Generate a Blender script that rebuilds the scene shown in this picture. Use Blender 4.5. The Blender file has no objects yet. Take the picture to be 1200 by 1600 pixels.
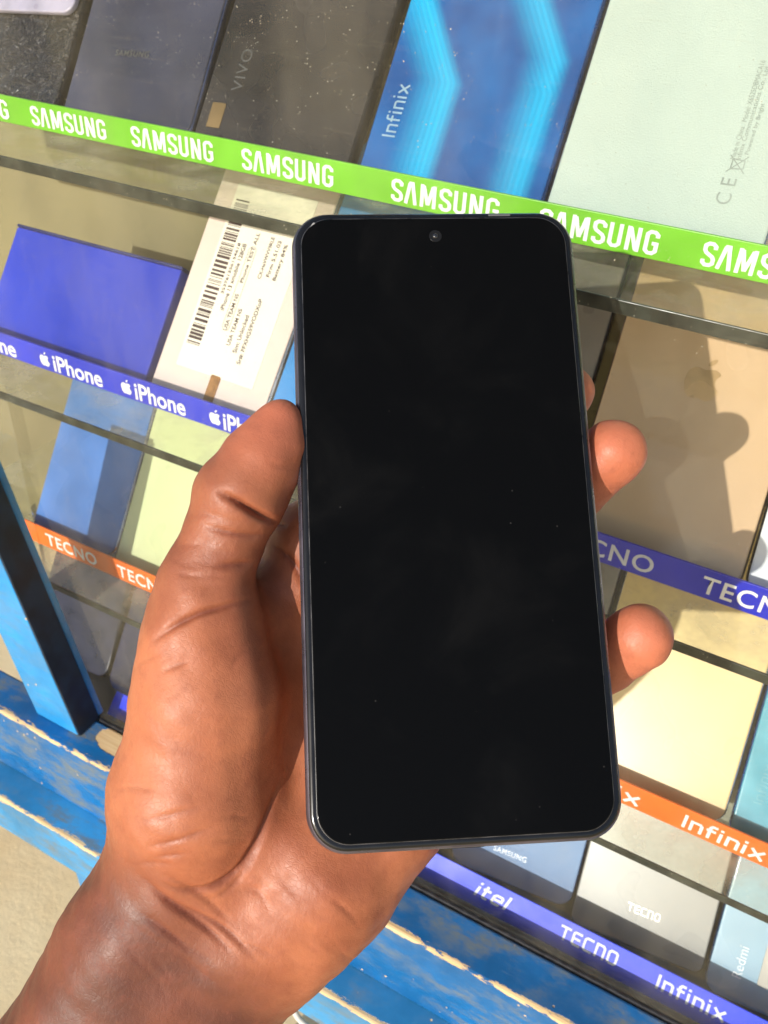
import bpy, bmesh, math, random
import numpy as np
from mathutils import Matrix, Vector
random.seed(7)
S = bpy.context.scene
COL = S.collection

# ------------------------------------------------------------------ camera
F = 1350.0                                      # focal length in pixels of a 1200 x 1600 picture
R = np.array([[0.8783, 0.3154, -0.3593],        # world X (along the shelves) in camera axes (right, down, forward)
              [0.47598, -0.50631, 0.71908],     # world Y (into the case)
              [0.04488, -0.80260, -0.59482]])   # world Z (up)
u_, s_, vt_ = np.linalg.svd(R); R = u_ @ vt_
C = np.array([0.0, 0.0, 1.25])
def cv2w(p): return C + R @ np.asarray(p, float)
def ray(q): return R @ np.array([(q[0] - 600) / F, (q[1] - 800) / F, 1.0])
def at(x, y, d): return C + ray((x, y)) * d                 # pixel at a camera depth -> world point
def onY(x, y, Y):                                           # pixel on a vertical plane Y
    r = ray((x, y)); return C + r * (Y / r[1])
cam = bpy.data.cameras.new('camera'); camo = bpy.data.objects.new('camera', cam); COL.objects.link(camo)
M = np.eye(4); M[:3, 0] = R[:, 0]; M[:3, 1] = -R[:, 1]; M[:3, 2] = -R[:, 2]; M[:3, 3] = C
camo.matrix_world = Matrix(M.tolist())
cam.sensor_fit = 'VERTICAL'; cam.sensor_height = 36; cam.lens = F / 1600 * 36
cam.clip_start = 0.01; cam.clip_end = 500
cam.dof.use_dof = True; cam.dof.focus_distance = 0.222; cam.dof.aperture_fstop = 40.0
S.camera = camo

# ------------------------------------------------------------------ light
SUN = Vector((0.132, 0.913, -0.386)).normalized()           # direction the sunlight travels
w = bpy.data.worlds.new('World'); S.world = w; w.use_nodes = True
nt = w.node_tree; bg = nt.nodes['Background']
sky = nt.nodes.new('ShaderNodeTexSky'); sky.sky_type = 'NISHITA'; sky.sun_disc = False
sky.sun_elevation = math.asin(-SUN.z); sky.sun_rotation = math.atan2(-SUN.x, -SUN.y)
sky.air_density = 1.0; sky.dust_density = 1.5
nt.links.new(sky.outputs[0], bg.inputs[0]); bg.inputs[1].default_value = 0.128
sl = bpy.data.lights.new('sun', 'SUN'); sl.energy = 3.7; sl.angle = math.radians(0.5); sl.color = (1.0, 0.95, 0.88)
slo = bpy.data.objects.new('sun', sl); COL.objects.link(slo)
slo.rotation_euler = SUN.to_track_quat('-Z', 'Y').to_euler(); slo.location = (-0.5, -3, 3)
S.view_settings.view_transform = 'Standard'; S.view_settings.look = 'None'
S.view_settings.exposure = 0.12; S.view_settings.gamma = 1.0; S.view_settings.use_curve_mapping = False
S.render.engine = 'CYCLES'
S.cycles.transparent_max_bounces = 24; S.cycles.max_bounces = 6; S.cycles.glossy_bounces = 3; S.cycles.diffuse_bounces = 3
S.cycles.use_adaptive_sampling = True; S.cycles.adaptive_threshold = 0.03; S.cycles.use_denoising = True

# ------------------------------------------------------------------ materials
def srgb(r, g, b):
    f = lambda c: (c / 255 / 12.92) if c / 255 <= 0.04045 else ((c / 255 + 0.055) / 1.055) ** 2.4
    return (f(r), f(g), f(b), 1)
class NT:
    def __init__(s, name):
        s.m = bpy.data.materials.new(name); s.m.use_nodes = True; s.t = s.m.node_tree
        s.t.nodes.clear(); s.out = s.n('ShaderNodeOutputMaterial')
    def n(s, typ, **kw):
        nd = s.t.nodes.new(typ)
        for k, v in kw.items(): setattr(nd, k, v)
        return nd
    def set(s, sock, v):
        if hasattr(v, 'is_output') or isinstance(v, bpy.types.NodeSocket): s.t.links.new(v, sock)
        else:
            if isinstance(v, (tuple, list)) and len(v) == 3 and sock.type == 'RGBA': v = (*v, 1)
            sock.default_value = v
        return sock
    def coord(s, which='Object'): return s.n('ShaderNodeTexCoord').outputs[which]
    def mapping(s, v, scale=(1, 1, 1), loc=(0, 0, 0), rot=(0, 0, 0)):
        m = s.n('ShaderNodeMapping'); s.set(m.inputs[0], v); m.inputs[1].default_value = loc; m.inputs[2].default_value = rot; m.inputs[3].default_value = scale
        return m.outputs[0]
    def noise(s, v, scale, detail=4, rough=0.55, out=0, dist=0.0):
        m = s.n('ShaderNodeTexNoise'); s.set(m.inputs['Vector'], v); m.inputs['Scale'].default_value = scale
        m.inputs['Detail'].default_value = detail; m.inputs['Roughness'].default_value = rough; m.inputs['Distortion'].default_value = dist
        return m.outputs[out]
    def voro(s, v, scale, feature='F1', out='Distance', rand=1.0):
        m = s.n('ShaderNodeTexVoronoi', feature=feature); s.set(m.inputs['Vector'], v); m.inputs['Scale'].default_value = scale
        m.inputs['Randomness'].default_value = rand
        return m.outputs[out]
    def math(s, op, a, b=0.0, c=0.0, clamp=False):
        m = s.n('ShaderNodeMath', operation=op, use_clamp=clamp); s.set(m.inputs[0], a); s.set(m.inputs[1], b); s.set(m.inputs[2], c)
        return m.outputs[0]
    def ramp(s, v, lo, hi, a=0.0, b=1.0):
        m = s.n('ShaderNodeMapRange', interpolation_type='SMOOTHSTEP'); s.set(m.inputs[0], v)
        m.inputs[1].default_value = lo; m.inputs[2].default_value = hi; m.inputs[3].default_value = a; m.inputs[4].default_value = b
        return m.outputs[0]
    def mix(s, f, a, b, blend='MIX'):
        m = s.n('ShaderNodeMix', data_type='RGBA', blend_type=blend); s.set(m.inputs[0], f); s.set(m.inputs[6], a); s.set(m.inputs[7], b)
        return m.outputs[2]
    def sep(s, v):
        m = s.n('ShaderNodeSeparateXYZ'); s.set(m.inputs[0], v); return m.outputs
    def bump(s, h, strength=0.3, dist=0.001, normal=None):
        m = s.n('ShaderNodeBump'); s.set(m.inputs['Height'], h); m.inputs['Strength'].default_value = strength; m.inputs['Distance'].default_value = dist
        if normal is not None: s.set(m.inputs['Normal'], normal)
        return m.outputs[0]
    def bsdf(s, **kw):
        b = s.n('ShaderNodeBsdfPrincipled')
        for k, v in kw.items(): s.set(b.inputs[k.replace('_', ' ')], v)
        s.t.links.new(b.outputs[0], s.out.inputs[0]); return b
MATS = {}
ZS_ = 1.25 - 0.4552
def plain(name, col, rough=0.5, metal=0.0, var=0.08, vscale=60.0, bump=0.0, bscale=900.0, coat=0.0, spec=0.5, dust=0.0):
    """one-colour surface with slight tone variation, fine relief and a little dust"""
    if name in MATS: return MATS[name]
    m = NT(name); co = m.coord()
    nz = m.noise(co, vscale, 2)
    c = col if len(col) == 4 else (*col, 1)
    dark = tuple(x * (1 - 2 * var) for x in c[:3]) + (1,); lite = tuple(min(1, x * (1 + 2 * var)) for x in c[:3]) + (1,)
    base = m.mix(m.ramp(nz, 0.3, 0.7), dark, lite)
    if dust > 0:
        dn = m.math('MULTIPLY', m.ramp(m.voro(co, 520), 0.16, 0.08), m.ramp(m.noise(co, 120, 2), 0.47, 0.62))
        base = m.mix(m.math('MULTIPLY', dn, dust), base, srgb(205, 195, 175))
    kw = dict(Base_Color=base, Roughness=m.ramp(nz, 0.2, 0.8, max(0.02, rough * 0.8), min(1, rough * 1.25)), Metallic=metal)
    kw['Specular_IOR_Level'] = spec
    if coat > 0.45: kw['Coat_Weight'] = coat; kw['Coat_Roughness'] = 0.06
    if bump: kw['Normal'] = m.bump(m.noise(co, bscale, 3), bump, 0.0005)
    m.bsdf(**kw); MATS[name] = m.m; return m.m

def glass_mat(name, tint, refl=1.0, dust=0.3, scratch=0.0, rough=0.02, dusty_scale=1.0, film0=0.015, film1=0.09, streak=(26, 26, 7)):
    """thin clear sheet: what lies behind shows through, Fresnel reflection on top, dust grains and smears lying on it; the film can also paint in haze"""
    m = NT(name); co = m.coord()
    tr = m.n('ShaderNodeBsdfTransparent'); m.set(tr.inputs[0], (*tint, 1))
    gl = m.n('ShaderNodeBsdfGlossy'); m.set(gl.inputs['Roughness'], rough); m.set(gl.inputs['Color'], (1, 1, 1, 1))
    fr = m.n('ShaderNodeFresnel'); fr.inputs[0].default_value = 1.5
    mx = m.n('ShaderNodeMixShader'); m.set(mx.inputs[0], m.math('MULTIPLY', m.math('MULTIPLY', fr.outputs[0], refl), m.math('SUBTRACT', 1.0, m.n('ShaderNodeNewGeometry').outputs['Backfacing']))); m.set(mx.inputs[1], tr.outputs[0]); m.set(mx.inputs[2], gl.outputs[0])
    df = m.n('ShaderNodeBsdfDiffuse'); m.set(df.inputs[0], srgb(214, 204, 176))
    patch = m.ramp(m.noise(co, 22 * dusty_scale, 3, 0.65), 0.42, 0.72)
    grains = m.ramp(m.voro(co, 640 * dusty_scale), 0.19, 0.09)
    keep = m.ramp(m.noise(co, 230 * dusty_scale, 1), 0.50, 0.62)
    g = m.math('MULTIPLY', m.math('MULTIPLY', grains, keep), m.ramp(patch, 0, 1, 0.25, 1.0))
    film = m.ramp(m.noise(m.mapping(co, streak), 1.0, 4, 0.6), 0.35, 0.72, film0, film1)
    tot = m.math('MULTIPLY', m.math('ADD', m.math('MULTIPLY', g, m.ramp(m.noise(co, 300, 1), 0.35, 0.65, 0.12, 0.75)), film), dust, clamp=True)
    if scratch:
        st = m.noise(m.mapping(co, (30, 30, 1800), rot=(0, 0.06, 0)), 1.0, 2)
        tot = m.math('ADD', tot, m.math('MULTIPLY', m.ramp(st, 0.60, 0.78), scratch), clamp=True)
    m2 = m.n('ShaderNodeMixShader'); m.set(m2.inputs[0], tot); m.set(m2.inputs[1], mx.outputs[0]); m.set(m2.inputs[2], df.outputs[0])
    m.t.links.new(m2.outputs[0], m.out.inputs[0]); MATS[name] = m.m; return m.m

def clear_mat(name, tint):
    m = NT(name); tr = m.n('ShaderNodeBsdfTransparent'); m.set(tr.inputs[0], (*tint, 1)); gl = m.n('ShaderNodeBsdfGlossy'); m.set(gl.inputs['Roughness'], 0.03)
    fr = m.n('ShaderNodeFresnel'); fr.inputs[0].default_value = 1.12
    bf = m.math('MULTIPLY', fr.outputs[0], m.math('SUBTRACT', 1.0, m.n('ShaderNodeNewGeometry').outputs['Backfacing']))
    mx = m.n('ShaderNodeMixShader'); m.set(mx.inputs[0], bf); m.set(mx.inputs[1], tr.outputs[0]); m.set(mx.inputs[2], gl.outputs[0])
    m.t.links.new(mx.outputs[0], m.out.inputs[0]); MATS[name] = m.m; return m.m
def second_mat(o, mat, test):
    o.data.materials.append(mat)
    for p in o.data.polygons:
        if test(p.normal): p.material_index = 1
    return o
def paint_mat(name, col, wear_axis=None, wear_pos=0.0, wear_w=0.006, wear_sign=1, wear2=None, grime=0.5, ztop=None, spots=()):
    """old gloss paint on wood: tone drift, grime, scattered chips; along one worn edge the bare wood shows"""
    m = NT(name); co = m.coord(); xyz = m.sep(co)
    n1 = m.noise(co, 14, 5, 0.6); n2 = m.noise(co, 75, 5, 0.65); n3 = m.noise(m.mapping(co, (30, 240, 240)), 1, 4); n4 = m.noise(m.mapping(co, (34, 80, 80)), 1, 6, 0.72)
    c = np.array(col[:3])
    base = m.mix(m.ramp(n1, 0.3, 0.7), tuple(c * 0.72) + (1,), tuple(np.minimum(1, c * 1.25)) + (1,))
    gr = m.math('MULTIPLY', m.math('MULTIPLY', m.ramp(n4, 0.42, 0.66), m.ramp(n1, 0.36, 0.56)), grime)
    base = m.mix(gr, base, srgb(112, 122, 124))
    strk = m.math('MULTIPLY', m.ramp(n3, 0.64, 0.78), 0.2)
    base = m.mix(strk, base, srgb(150, 165, 170))
    chip = m.math('MULTIPLY', m.ramp(m.voro(co, 130), 0.12, 0.09), m.ramp(m.noise(co, 40, 2), 0.56, 0.6))
    if wear_axis is not None:
        for (ax, pos, wd, sg) in [(wear_axis, wear_pos, wear_w, wear_sign)] + (wear2 or []):
            d = m.math('MULTIPLY', m.math('SUBTRACT', xyz[ax], pos), float(sg))     # distance from the worn arris over both faces
            if ztop is not None: d = m.math('ADD', d, m.math('SUBTRACT', ztop, xyz[2]))
            edge = m.math('ADD', d, m.math('MULTIPLY', m.math('SUBTRACT', m.noise(m.mapping(co, (38, 150, 150)), 1, 6, 0.75), 0.5), wd * 2.6))
            chip = m.math('MAXIMUM', chip, m.ramp(edge, wd * 0.36, wd * 0.28))
    for (sx, sy, rx, ry) in spots:
        e = m.math('ADD', m.math('POWER', m.math('ABSOLUTE', m.math('DIVIDE', m.math('SUBTRACT', xyz[0], sx), rx)), 2.0), m.math('POWER', m.math('ABSOLUTE', m.math('DIVIDE', m.math('SUBTRACT', xyz[1], sy), ry)), 2.0))
        chip = m.math('MAXIMUM', chip, m.math('MULTIPLY', m.ramp(m.math('ADD', e, m.math('MULTIPLY', n2, 1.2)), 1.5, 1.4), m.ramp(xyz[2], ZS_ - 0.004, ZS_ - 0.003)))
    wood = m.mix(m.noise(m.mapping(co, (25, 500, 500)), 1, 4), srgb(196, 150, 92), srgb(246, 222, 176))
    base = m.mix(chip, base, wood)
    rough = m.mix(chip, m.ramp(n2, 0.3, 0.7, 0.28, 0.5), (0.85, 0.85, 0.85, 1))
    h = m.math('SUBTRACT', m.math('MULTIPLY', n2, 0.4), m.math('MULTIPLY', chip, 0.9))
    m.bsdf(Base_Color=base, Roughness=rough, Normal=m.bump(h, 0.5, 0.0012)); MATS[name] = m.m; return m.m

# ------------------------------------------------------------------ mesh helpers
def obj(name, verts, faces, mat, parent=None, smooth=False, loc=None):
    me = bpy.data.meshes.new(name); me.from_pydata([tuple(map(float, v)) for v in verts], [], faces); me.update()
    return link(name, me, mat, parent, smooth, loc)
def link(name, me, mat, parent=None, smooth=False, loc=None):
    if mat is not None: me.materials.clear(); me.materials.append(mat)
    if smooth: me.polygons.foreach_set('use_smooth', [True] * len(me.polygons))
    o = bpy.data.objects.new(name, me); COL.objects.link(o)
    if parent is not None: o.parent = parent
    if loc is not None: o.location = loc
    return o
def empty(name, mw=None, loc=None):
    o = bpy.data.objects.new(name, None); COL.objects.link(o); o.empty_display_size = 0.02
    if mw is not None: o.matrix_world = mw
    if loc is not None: o.location = loc
    return o
def tag(o, label=None, cat=None, group=None, kind=None):
    for k, v in (('label', label), ('category', cat), ('group', group), ('kind', kind)):
        if v: o[k] = v
    return o
def hexa(name, p, mat, parent=None, bev=0.0, seg=2):
    """solid from 8 corners: bottom four then top four, same order"""
    bm = bmesh.new(); v = [bm.verts.new(tuple(map(float, q))) for q in p]
    for f in ((0, 1, 2, 3), (4, 5, 6, 7), (0, 1, 5, 4), (1, 2, 6, 5), (2, 3, 7, 6), (3, 0, 4, 7)): bm.faces.new([v[i] for i in f])
    bmesh.ops.recalc_face_normals(bm, faces=bm.faces)
    if bev: bmesh.ops.bevel(bm, geom=bm.edges[:], offset=bev, segments=seg, profile=0.5, affect='EDGES')
    me = bpy.data.meshes.new(name); bm.to_mesh(me); bm.free()
    return link(name, me, mat, parent)
def box(name, x0, x1, y0, y1, z0, z1, mat, parent=None, bev=0.0):
    return hexa(name, [(x0, y0, z0), (x1, y0, z0), (x1, y1, z0), (x0, y1, z0), (x0, y0, z1), (x1, y0, z1), (x1, y1, z1), (x0, y1, z1)], mat, parent, bev)
def rr(w, h, r, n=8):
    """outline of a rounded rectangle centred on 0, counter-clockwise"""
    P = []
    for cx, cy, a0 in ((w/2 - r, h/2 - r, 0), (-w/2 + r, h/2 - r, 90), (-w/2 + r, -h/2 + r, 180), (w/2 - r, -h/2 + r, 270)):
        for i in range(n + 1):
            a = math.radians(a0 + 90 * i / n); P.append((cx + r * math.cos(a), cy + r * math.sin(a)))
    return P
def slab(name, w, h, r, prof, mat, parent=None, cx=0.0, cy=0.0, n=8, cap0=True, cap1=True, smooth=True):
    """rounded plate; prof = list of (inset, z) from back to front"""
    V = []; Fc = []; k = 4 * (n + 1)
    for ins, z in prof:
        rad = max(r - ins, 0.0002)
        V += [(x + cx, y + cy, z) for x, y in rr(w - 2 * ins, h - 2 * ins, rad, n)]
    for i in range(len(prof) - 1):
        for j in range(k):
            a = i * k + j; b = i * k + (j + 1) % k; Fc.append((a, b, b + k, a + k))
    if cap0: Fc.append(tuple(range(k))[::-1])
    if cap1: Fc.append(tuple(range((len(prof) - 1) * k, len(prof) * k)))
    o = obj(name, V, Fc, mat, parent)
    if smooth:
        me = o.data; me.polygons.foreach_set('use_smooth', [len(p.vertices) == 4 for p in me.polygons])
    return o
def prof_round(t, b, z0=0.0, n=4):
    """profile of a plate of thickness t with edges rounded by b"""
    P = []
    for i in range(n + 1):
        a = math.pi / 2 * i / n; P.append((b * (1 - math.sin(a)), z0 + b * (1 - math.cos(a))))
    for i in range(n + 1):
        a = math.pi / 2 * i / n; P.append((b * (1 - math.cos(a)), z0 + t - b * (1 - math.sin(a))))
    return P
def text_mesh(s, w=None, h=None, bold=0.0, depth=0.0001, spacing=1.0, shear=0.0):
    cu = bpy.data.curves.new('lettering', 'FONT'); cu.body = s; cu.size = 1.0; cu.offset = bold; cu.resolution_u = 4
    cu.space_character = spacing; cu.shear = shear
    o = bpy.data.objects.new('lettering', cu); COL.objects.link(o); bpy.context.view_layer.update()
    me = bpy.data.meshes.new_from_object(o.evaluated_get(bpy.context.evaluated_depsgraph_get()))
    bpy.data.objects.remove(o); bpy.data.curves.remove(cu)
    n = len(me.vertices); a = np.empty(n * 3); me.vertices.foreach_get('co', a); a = a.reshape(-1, 3)
    lo, hi = a.min(0), a.max(0); a -= (lo + hi) / 2
    sx = (w / (hi[0] - lo[0])) if w else (h / (hi[1] - lo[1])); sy = (h / (hi[1] - lo[1])) if h else sx
    a[:, 0] *= sx; a[:, 1] *= sy; a[:, 2] = depth
    me.vertices.foreach_set('co', a.ravel()); me.update(); return me
# squared stroke letters (unit cap height) for the logo words
G = {'I': (0.22, [[(0.1, 0), (0.1, 1)]]),
     'n': (0.72, [[(0.1, 0), (0.1, 0.70), (0.52, 0.70), (0.62, 0.60), (0.62, 0)]]),
     'f': (0.52, [[(0.18, 0), (0.18, 0.86), (0.27, 0.97), (0.52, 0.97)], [(0.0, 0.62), (0.5, 0.62)]]),
     'i': (0.24, [[(0.1, 0), (0.1, 0.72)], [(0.1, 0.86), (0.1, 1.02)]]),
     'x': (0.78, [[(0.06, 0.02), (0.72, 0.72)], [(0.06, 0.72), (0.72, 0.02)]]),
     'T': (0.82, [[(0.0, 0.93), (0.82, 0.93)], [(0.41, 0), (0.41, 0.93)]]),
     'E': (0.74, [[(0.72, 0.07), (0.2, 0.07), (0.1, 0.17), (0.1, 0.83), (0.2, 0.93), (0.72, 0.93)], [(0.1, 0.5), (0.66, 0.5)]]),
     'C': (0.78, [[(0.74, 0.07), (0.22, 0.07), (0.1, 0.19), (0.1, 0.81), (0.22, 0.93), (0.74, 0.93)]]),
     'N': (0.80, [[(0.1, 0), (0.1, 0.93), (0.56, 0.93), (0.68, 0.81), (0.68, 0)]]),
     'O': (0.82, [[(0.22, 0.07), (0.58, 0.07), (0.70, 0.19), (0.70, 0.81), (0.58, 0.93), (0.22, 0.93), (0.1, 0.81), (0.1, 0.19), (0.22, 0.07)]]),
     't': (0.55, [[(0.18, 0.95), (0.18, 0.16), (0.27, 0.07), (0.5, 0.07)], [(0.0, 0.66), (0.5, 0.66)]]),
     'e': (0.74, [[(0.64, 0.07), (0.2, 0.07), (0.1, 0.17), (0.1, 0.58), (0.2, 0.68), (0.54, 0.68), (0.64, 0.58), (0.64, 0.37), (0.12, 0.37)]]),
     'l': (0.24, [[(0.1, 0), (0.1, 1.0)]])}
G2 = {'S': (0.44, [[(0.42, 0.72), (0.42, 0.84), (0.32, 0.93), (0.17, 0.93), (0.07, 0.84), (0.07, 0.66), (0.13, 0.56), (0.36, 0.42), (0.42, 0.32), (0.42, 0.16), (0.32, 0.07), (0.17, 0.07), (0.07, 0.16), (0.07, 0.28)]]),
      'A': (0.50, [[(0.05, 0.0), (0.20, 0.93)], [(0.30, 1.0), (0.45, 0.0)], [(0.16, 0.93), (0.34, 0.93)]]),
      'M': (0.66, [[(0.08, 0), (0.08, 1)], [(0.14, 0.95), (0.33, 0.12)], [(0.33, 0.12), (0.52, 0.95)], [(0.58, 0), (0.58, 1)]]),
      'U': (0.50, [[(0.08, 1), (0.08, 0.17), (0.18, 0.07), (0.32, 0.07), (0.42, 0.17), (0.42, 1)]]),
      'N': (0.52, [[(0.08, 0), (0.08, 1)], [(0.12, 0.95), (0.40, 0.05)], [(0.44, 0), (0.44, 1)]]),
      'G': (0.50, [[(0.42, 0.72), (0.42, 0.83), (0.32, 0.93), (0.17, 0.93), (0.07, 0.83), (0.07, 0.17), (0.17, 0.07), (0.32, 0.07), (0.42, 0.17), (0.42, 0.47), (0.26, 0.47)]])}
def stroke_mesh(s, w, h, th=0.15, gap=0.14, shear=0.0, G=G):
    V = []; Fc = []; x = 0.0; q = 0
    for ch in s:
        adv, lines = G[ch]
        for L in lines:
            P = [np.array(p) for p in L]; n = len(P); dz = q * 0.02; q = (q + 1) % 3; st = len(V)
            for i in range(n):
                d0 = P[i] - P[i-1] if i else P[1] - P[0]; d1 = P[i+1] - P[i] if i < n - 1 else P[i] - P[i-1]
                d0 = d0 / np.linalg.norm(d0); d1 = d1 / np.linalg.norm(d1); m = d0 + d1; m = m / np.linalg.norm(m)
                nn = np.array([-m[1], m[0]]); k = th / 2 / max(0.4, nn @ np.array([-d0[1], d0[0]]))
                for sg in (1, -1): V.append((P[i][0] + x + nn[0] * k * sg, P[i][1] + nn[1] * k * sg, dz))
            for i in range(n - 1): a = st + 2 * i; Fc.append((a, a + 1, a + 3, a + 2))
        x += adv + gap
    A = np.array(V); A[:, 0] += shear * A[:, 1]
    lo, hi = A.min(0), A.max(0); A[:, :2] -= (lo[:2] + hi[:2]) / 2
    A[:, 0] *= w / (hi[0] - lo[0]); A[:, 1] *= h / (hi[1] - lo[1]); A[:, 2] = A[:, 2] * 0.002 + 0.0001
    me = bpy.data.meshes.new('lettering'); me.from_pydata(A.tolist(), [], [f[::-1] for f in Fc]); me.update(); return me
def fruit_emblem(h):
    """flat emblem: fruit with a bite on the right and a leaf above; h = total height"""
    P = []
    body = [(0.0, 0.30), (0.10, 0.34), (0.22, 0.36), (0.33, 0.32), (0.40, 0.245), (0.33, 0.18), (0.29, 0.09), (0.29, 0.0), (0.33, -0.10), (0.40, -0.16), (0.44, -0.19),
            (0.39, -0.31), (0.31, -0.43), (0.22, -0.49), (0.12, -0.48), (0.03, -0.45), (-0.06, -0.45), (-0.15, -0.48), (-0.24, -0.48), (-0.33, -0.40), (-0.41, -0.27), (-0.45, -0.12), (-0.46, 0.04),
            (-0.43, 0.19), (-0.36, 0.29), (-0.27, 0.345), (-0.17, 0.345), (-0.08, 0.315)]
    leaf = [(0.0, 0.42), (0.08, 0.43), (0.16, 0.49), (0.20, 0.57), (0.20, 0.64), (0.12, 0.62), (0.05, 0.57), (0.01, 0.50)]
    bm = bmesh.new()
    for pl in (body, leaf):
        # smooth the outline by corner cutting
        for _ in range(2):
            if pl is leaf and _: break
            q = []
            for a, b in zip(pl, pl[1:] + pl[:1]): q += [(a[0] * .75 + b[0] * .25, a[1] * .75 + b[1] * .25), (a[0] * .25 + b[0] * .75, a[1] * .25 + b[1] * .75)]
            pl = q
        f = bm.faces.new([bm.verts.new((x * h / 1.13, (y - 0.075) * h / 1.13, 0.0001)) for x, y in pl])
        f.normal_update()
        if f.normal.z < 0: f.normal_flip()
    bmesh.ops.triangulate(bm, faces=bm.faces[:])
    me = bpy.data.meshes.new('emblem'); bm.to_mesh(me); bm.free(); return me

# ------------------------------------------------------------------ ground and case
ZC = 1.25
sand = NT('sandy_ground'); co = sand.coord()
gcol = sand.mix(sand.ramp(sand.noise(co, 2.2, 6, 0.65), 0.3, 0.7), srgb(232, 198, 144), srgb(248, 224, 176))
gcol = sand.mix(sand.math('MULTIPLY', sand.ramp(sand.noise(co, 9, 5, 0.7), 0.55, 0.75), 0.35), gcol, srgb(206, 182, 140))
sand.bsdf(Base_Color=gcol, Roughness=0.9, Normal=sand.bump(sand.noise(co, 40, 6, 0.7), 0.3, 0.006))
g = obj('ground', [(-30, -30, 0), (30, -30, 0), (30, 30, 0), (-30, 30, 0)], [(0, 1, 2, 3)], sand.m); tag(g, kind='structure')

BLUE = srgb(38, 134, 196)
case = empty('display_case', loc=(0, 0.25, 0))
tag(case, 'old blue painted wooden phone display case with glass front and chipped sill', 'display case')
def cbox(name, x0, x1, y0, y1, z0, z1, mat, bev=0.0): return box(name, x0, x1, y0 - 0.25, y1 - 0.25, z0, z1, mat, case, bev)
ZS = ZS_                                                    # top of the sill
XR = 0.34
# sill: its front top edge is rubbed down to the wood
sillm = paint_mat('sill_paint_shaded', srgb(20, 104, 168), 1, 0.2223 - 0.25, 0.0062, 1, None, grime=1.0, ztop=ZS, spots=[(-0.300, -0.008, 0.020, 0.010)])  # blue darkened to stand in for the dimmer upright front
cbox('sill', -0.47, XR, 0.2223, 0.2488, ZS - 0.066, ZS, sillm, 0.0016)
ledm = paint_mat('ledge_paint_lit', srgb(52, 140, 194), 1, 0.2015 - 0.25, 0.0060, 1, grime=0.9, ztop=ZS - 0.0665)  # blue lightened to stand in for stronger light on the ledge top
cbox('ledge', -0.47, XR, 0.2015, 0.2700, ZS - 0.110, ZS - 0.0665, ledm, 0.0014)
legm = paint_mat('leg_paint', BLUE, grime=0.5)
for x in (-0.331, 0.28): cbox('leg', x, x + 0.05, 0.206, 0.25, 0.0, ZS - 0.1105, legm, 0.002)
# corner post, slightly out of plumb
pi0 = onY(152, 1122, 0.25); pi1 = onY(0, 760, 0.25); sl_ = (pi1[0] - pi0[0]) / (pi1[2] - pi0[2])
xin = lambda z: pi0[0] + sl_ * (z - ZS)
wpost = 0.036; zt = ZC + 0.10; zp = ZC - 0.262
postm = paint_mat('post_paint', srgb(44, 146, 212), grime=0.35)
def post(name, z0, z1, wl, wr, y0, y1, bev):
    hexa(name, [(xin(z0) - wl, y0, z0), (xin(z0) + wr, y0, z0), (xin(z0) + wr, y1, z0), (xin(z0) - wl, y1, z0),
                (xin(z1) - wl, y0, z1), (xin(z1) + wr, y0, z1), (xin(z1) + wr, y1, z1), (xin(z1) - wl, y1, z1)], postm, case, bev)
post('post', ZS + 0.0004, zp, wpost, 0.0, -0.0172, 0.0065, 0.0009)
navy = plain('navy_inner_shade', srgb(26, 40, 56), 0.55, var=0.25, vscale=70)
hexa('inner_shade', [(xin(z) + dx, y, z) for z, o_ in ((ZS + 0.0006, 0), (zp, 0)) for dx, y in ((0.0001, -0.0170), (0.0012, -0.0166), (0.0012, 0.0010), (0.0001, 0.0010))], navy, case, 0.0002)  # thin dark sheet painting the shade on the post's inner face
cbox('top_rail', -0.56, XR, 0.228, 0.272, zt + 0.0005, zt + 0.05, postm, 0.002)
# inside of the case
inm = plain('case_lining', srgb(128, 120, 88), 0.8, var=0.10, vscale=9, bump=0.2, bscale=300)
flm = plain('case_floor_board', srgb(60, 62, 70), 0.7, var=0.15, vscale=20)
cbox('back_panel', -0.62, XR, 0.4300, 0.4400, ZS - 0.066, zt + 0.05, inm)
hexa('floor_board', [(x_, y_, z_) for z_ in (ZC - 0.4860, ZC - 0.4753) for x_, y_ in ((-0.350, 0.0066), (XR, 0.0066), (XR, 0.1795), (-0.555, 0.1795))], flm, case)
CLEAR = clear_mat('clean_glass', (0.985, 0.99, 0.985))
hexa('side_glass', [(-0.362, 0.008, ZS), (-0.358, 0.008, ZS), (-0.566, 0.1795, ZS), (-0.570, 0.1795, ZS),
                    (xin(zt) - 0.012, 0.008, zt), (xin(zt) - 0.008, 0.008, zt), (-0.566, 0.1795, zt), (-0.570, 0.1795, zt)], CLEAR, case)
gask = plain('rubber_gasket', (0.018, 0.018, 0.02), 0.45, var=0.2, vscale=200)
cbox('gasket', -0.325, XR, 0.2493, 0.2560, ZS - 0.012, ZS + 0.0012, gask, 0.0008)
PANE = glass_mat('front_glass', (0.97, 0.98, 0.97), 0.5, 0.8, 0.06, 0.015)  # streaky film is dust on the pane plus painted reflection haze
pv = [(-0.328, ZS + 0.0015), (XR, ZS + 0.0015), (XR, zt), (xin(zt) + 0.0, zt)]
hexa('glass_pane', [(-0.3265, 0.0012, ZS + 0.0014), (XR, 0.0012, ZS + 0.0014), (XR, 0.0048, ZS + 0.0014), (-0.3265, 0.0048, ZS + 0.0014),
                    (xin(zt), 0.0012, zt), (XR, 0.0012, zt), (XR, 0.0048, zt), (xin(zt), 0.0048, zt)], PANE, case)
second_mat(bpy.data.objects['glass_pane'], CLEAR, lambda n: n.y > -0.5)

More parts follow.
